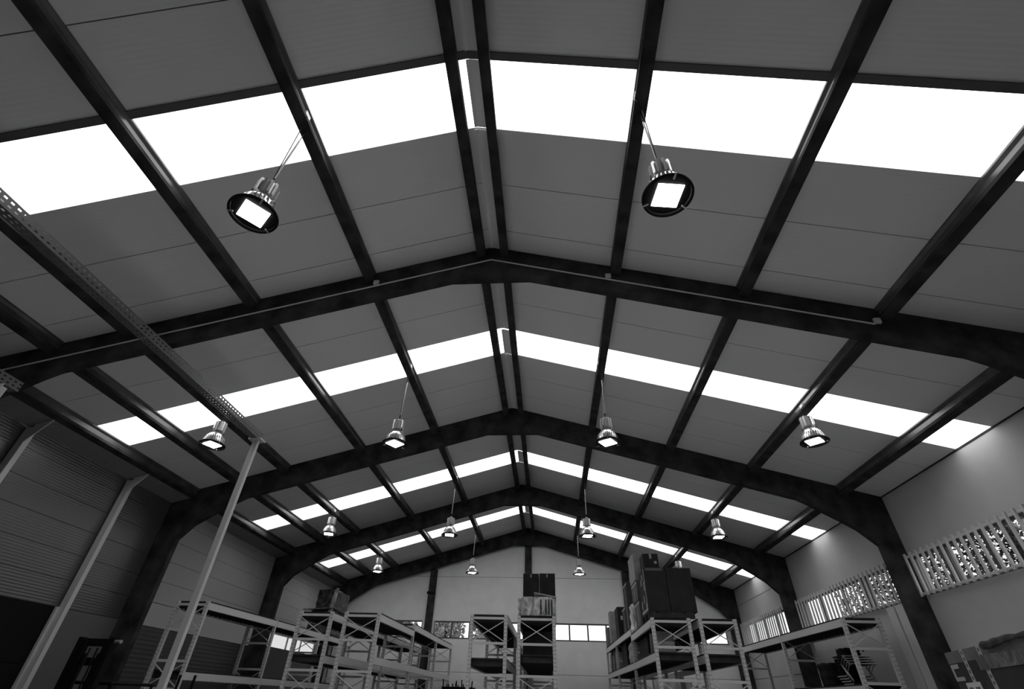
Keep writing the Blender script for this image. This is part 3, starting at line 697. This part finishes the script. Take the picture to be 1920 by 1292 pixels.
MB().box(xm - 0.3, xm + 0.3, ym + 0.75, ym + 1.2, 0.96, 1.35).build('seat', M['rubber'], t, bevel=0.04)
g_ = MB()
for gx in (-0.45, 0.45):
    for gy in (0.25, 1.3): g_.tube([(xm + gx, ym + gy, 0.9), (xm + gx * 0.95, ym + gy, 1.60)], 0.025, 8)
    g_.tube([(xm + gx * 0.95, ym + 0.2, 1.60), (xm + gx * 0.95, ym + 1.35, 1.60)], 0.025, 8)
for gy in (0.25, 0.6, 0.95, 1.3): g_.tube([(xm - 0.43, ym + gy, 1.60), (xm + 0.43, ym + gy, 1.60)], 0.02, 8)
g_.build('overhead_guard', M['black'], t)
def wheel(cx, cy, r, wd):
    m_ = MB(); n = 24; prof = [(0.05, -wd / 2), (r * 0.9, -wd / 2), (r, -wd / 3), (r, wd / 3), (r * 0.9, wd / 2), (0.05, wd / 2)]
    vs = []; fs = []
    for (rr, xx) in prof: vs += [(cx + xx, cy + rr * math.cos(2 * math.pi * q / n), r + 0.002 + rr * math.sin(2 * math.pi * q / n)) for q in range(n)]
    for i in range(len(prof) - 1):
        for q in range(n): a, b = i * n + q, i * n + (q + 1) % n; fs.append((a, b, b + n, a + n))
    fs += [tuple(range(n)), tuple(range((len(prof) - 1) * n, len(prof) * n))]
    return m_.add(vs, fs)
for gx in (-0.48, 0.48):
    wheel(xm + gx, ym + 0.38, 0.27, 0.2).build('wheel', M['rubber'], t); wheel(xm + gx, ym + 1.25, 0.22, 0.16).build('wheel', M['rubber'], t)
MB().tube([(xm + 0.36, ym - 0.02, 2.2), (xm + 0.50, ym - 0.06, 2.2)], 0.03, 10).build('work_light', M['steel'], t)

# ------------------------------------------------------------------ big taped carton at the right picture edge
th = math.radians(-13.5); U = Vector((math.sin(-th), math.cos(-th), 0)); V = Vector((U.y, -U.x, 0))
B0 = Vector((5.42, 6.78, 0))                 # far left vertical edge
LEN, DEP, TOP = 1.9, 0.95, 2.09
t = thing('pallet', 'pallet under the big taped carton near the right wall', 'pallet', tuple(B0), 'wooden pallets')
cB = B0 - U * (LEN / 2) + V * (DEP / 2)
for i in range(5): MB().obox(cB + U * (LEN * (i - 2) / 5) + Vector((0, 0, 0.115)), (U, V, (0, 0, 1)), (LEN / 11, DEP / 2, 0.012)).build('top_board', M['wood'], t)
for i in (-1, 0, 1): MB().obox(cB + V * (DEP * 0.43 * i) + Vector((0, 0, 0.052)), (U, V, (0, 0, 1)), (LEN / 2, 0.05, 0.05)).build('bearer', M['wood'], t)
t = thing('taped_carton', 'big dark carton with printed tape strips and a paper label, near the right wall', 'box', (cB.x, cB.y, 0.128))
MB().obox(cB + Vector((0, 0, (0.128 + TOP) / 2)), (U, V, (0, 0, 1)), (LEN / 2, DEP / 2, (TOP - 0.128) / 2)).build('box_body', M['carton_dark'], t, bevel=0.012)
def onface(u0, u1, z0, z1, off, m, name, par=t, shear=0.0):      # patch on the face towards the aisle; u from the far left edge
    p_ = lambda u, z, o: tuple(B0 - U * (u + shear * (TOP - z)) - V * o + Vector((0, 0, z)))
    mb = MB()
    vs = [p_(u, z, o) for o in (off, off + 0.0015) for (u, z) in ((u0, z0), (u1, z0), (u1, z1), (u0, z1))]
    mb.add(vs, [(0, 1, 2, 3), (7, 6, 5, 4), (0, 4, 5, 1), (1, 5, 6, 2), (2, 6, 7, 3), (3, 7, 4, 0)])
    return mb.build(name, m, par)
onface(0.0, LEN, TOP - 0.11, TOP - 0.004, 0.0008, M['carton'], 'lid_edge')
tp = onface(0.40, 0.48, 1.2, TOP, 0.003, M['tape'], 'tape')
for i in range(6): onface(0.425, 0.455, TOP - 0.05 - 0.055 * i, TOP - 0.02 - 0.055 * i, 0.005, M['print'], 'printed_mark', tp)
tp = onface(0.80, 0.88, 1.2, TOP, 0.003, M['tape'], 'tape')
for i in range(6): onface(0.825, 0.855, TOP - 0.05 - 0.055 * i, TOP - 0.02 - 0.055 * i, 0.005, M['print'], 'printed_mark', tp)
onface(0.70, LEN, TOP - 0.20, TOP - 0.085, 0.0065, M['film_grey'], 'film_band')
onface(0.02, 0.22, TOP - 0.16, TOP - 0.12, 0.003, M['tape'], 'tape'); onface(0.02, 0.25, TOP - 0.27, TOP - 0.235, 0.003, M['tape'], 'tape'); onface(0.02, 0.07, TOP - 0.24, TOP - 0.15, 0.0032, M['tape'], 'tape')
lb = onface(0.22, 0.56, 1.52, 1.80, 0.0055, M['paper'], 'paper_label')
for (u, z, wd) in ((0.26, 1.73, 0.09), (0.41, 1.73, 0.10), (0.25, 1.66, 0.06), (0.40, 1.66, 0.05), (0.28, 1.59, 0.2)): onface(u, u + wd, z, z + 0.03, 0.0075, M['print'], 'printed_line', lb)
mb = MB(); nu, nv = 22, 16; r_ = random.Random(5)
for i in range(nu + 1):
    u = 1.0 + (LEN - 1.0) * i / nu
    for j in range(nv + 1):
        q = j / nv; zz = TOP + 0.016 + 0.005 * math.sin(9 * u + 5 * q) + 0.004 * math.sin(23 * u - 7 * q) + r_.uniform(0, 0.004)
        vv = -0.012 + (DEP - 0.05) * max(0, (j - 4) / (nv - 4))
        if j < 4: vv = -0.014 - 0.01 * math.sin(14 * u) ** 2 - 0.004 * (4 - j); zz = TOP + 0.018 - (4 - j) * (0.014 + 0.004 * math.sin(6 * u + 1))
        e_ = 0.03 * math.sin(17 * q + 2) if i == 0 else 0
        mb.v.append(tuple(B0 - U * (u + e_) + V * vv + Vector((0, 0, zz))))
for i in range(nu):
    for j in range(nv): a_ = i * (nv + 1) + j; mb.f.append((a_, a_ + 1, a_ + nv + 2, a_ + nv + 1))
o = mb.build('black_sheeting', M['sheet'], smooth=True)
md = o.modifiers.new('thickness', 'SOLIDIFY'); md.thickness = 0.006; md.offset = 1
tag(o, 'crumpled black sheeting draped over the big taped carton', 'sheeting')

# ------------------------------------------------------------------ trees outside the windows
def tree(x, y, h, r, n, m, label, ls):
    t = thing('tree', label, 'tree', (x, y, -0.21), 'trees outside the windows')
    MB().tube([(x, y, -0.21), (x + 0.1, y + 0.05, h * 0.5), (x, y, h * 0.85)], 0.12, 10).build('trunk', M['trunk'], t)
    fo = MB(); c = Vector((x, y, h * 0.62))
    for _ in range(n):
        while True:
            d = Vector((rnd.uniform(-1, 1), rnd.uniform(-1, 1), rnd.uniform(-1, 1)))
            if d.length <= 1: break
        p_ = c + Vector((d.x * r, d.y * r, d.z * h * 0.42)); a = Vector((rnd.gauss(0, 1), rnd.gauss(0, 1), rnd.gauss(0, 1))).normalized()
        b = a.cross(Vector((rnd.gauss(0, 1), rnd.gauss(0, 1), rnd.gauss(0, 1)))).normalized(); l = ls * rnd.uniform(0.6, 1.4)
        fo.add([p_ - a * l, p_ + b * l * 0.45, p_ + a * l, p_ - b * l * 0.45], [(0, 1, 2, 3)])
    fo.build('foliage', m, t)
TL = ['first', 'second', 'third', 'fourth', 'fifth', 'sixth']
for i, y in enumerate((10.9, 13.15, 15.4, 17.65, 19.9)):
    tree(12.4 + 0.1 * (i % 2), y, 7.8, 1.02 if i < 5 else 0.7, 5200 if i < 3 else 3600, M['leaf_backlit'], 'dark backlit leafy tree outside the barred windows, %s from the camera' % TL[i], 0.068)
for i, x in enumerate((-9.4, -6.9, -4.4, -2.0)):
    tree(x, 27.3, 8.0, 1.06, 8000, M['leaf_front_lit'], 'pale front lit leafy tree outside the end wall windows, %s from the left' % TL[i], 0.085)
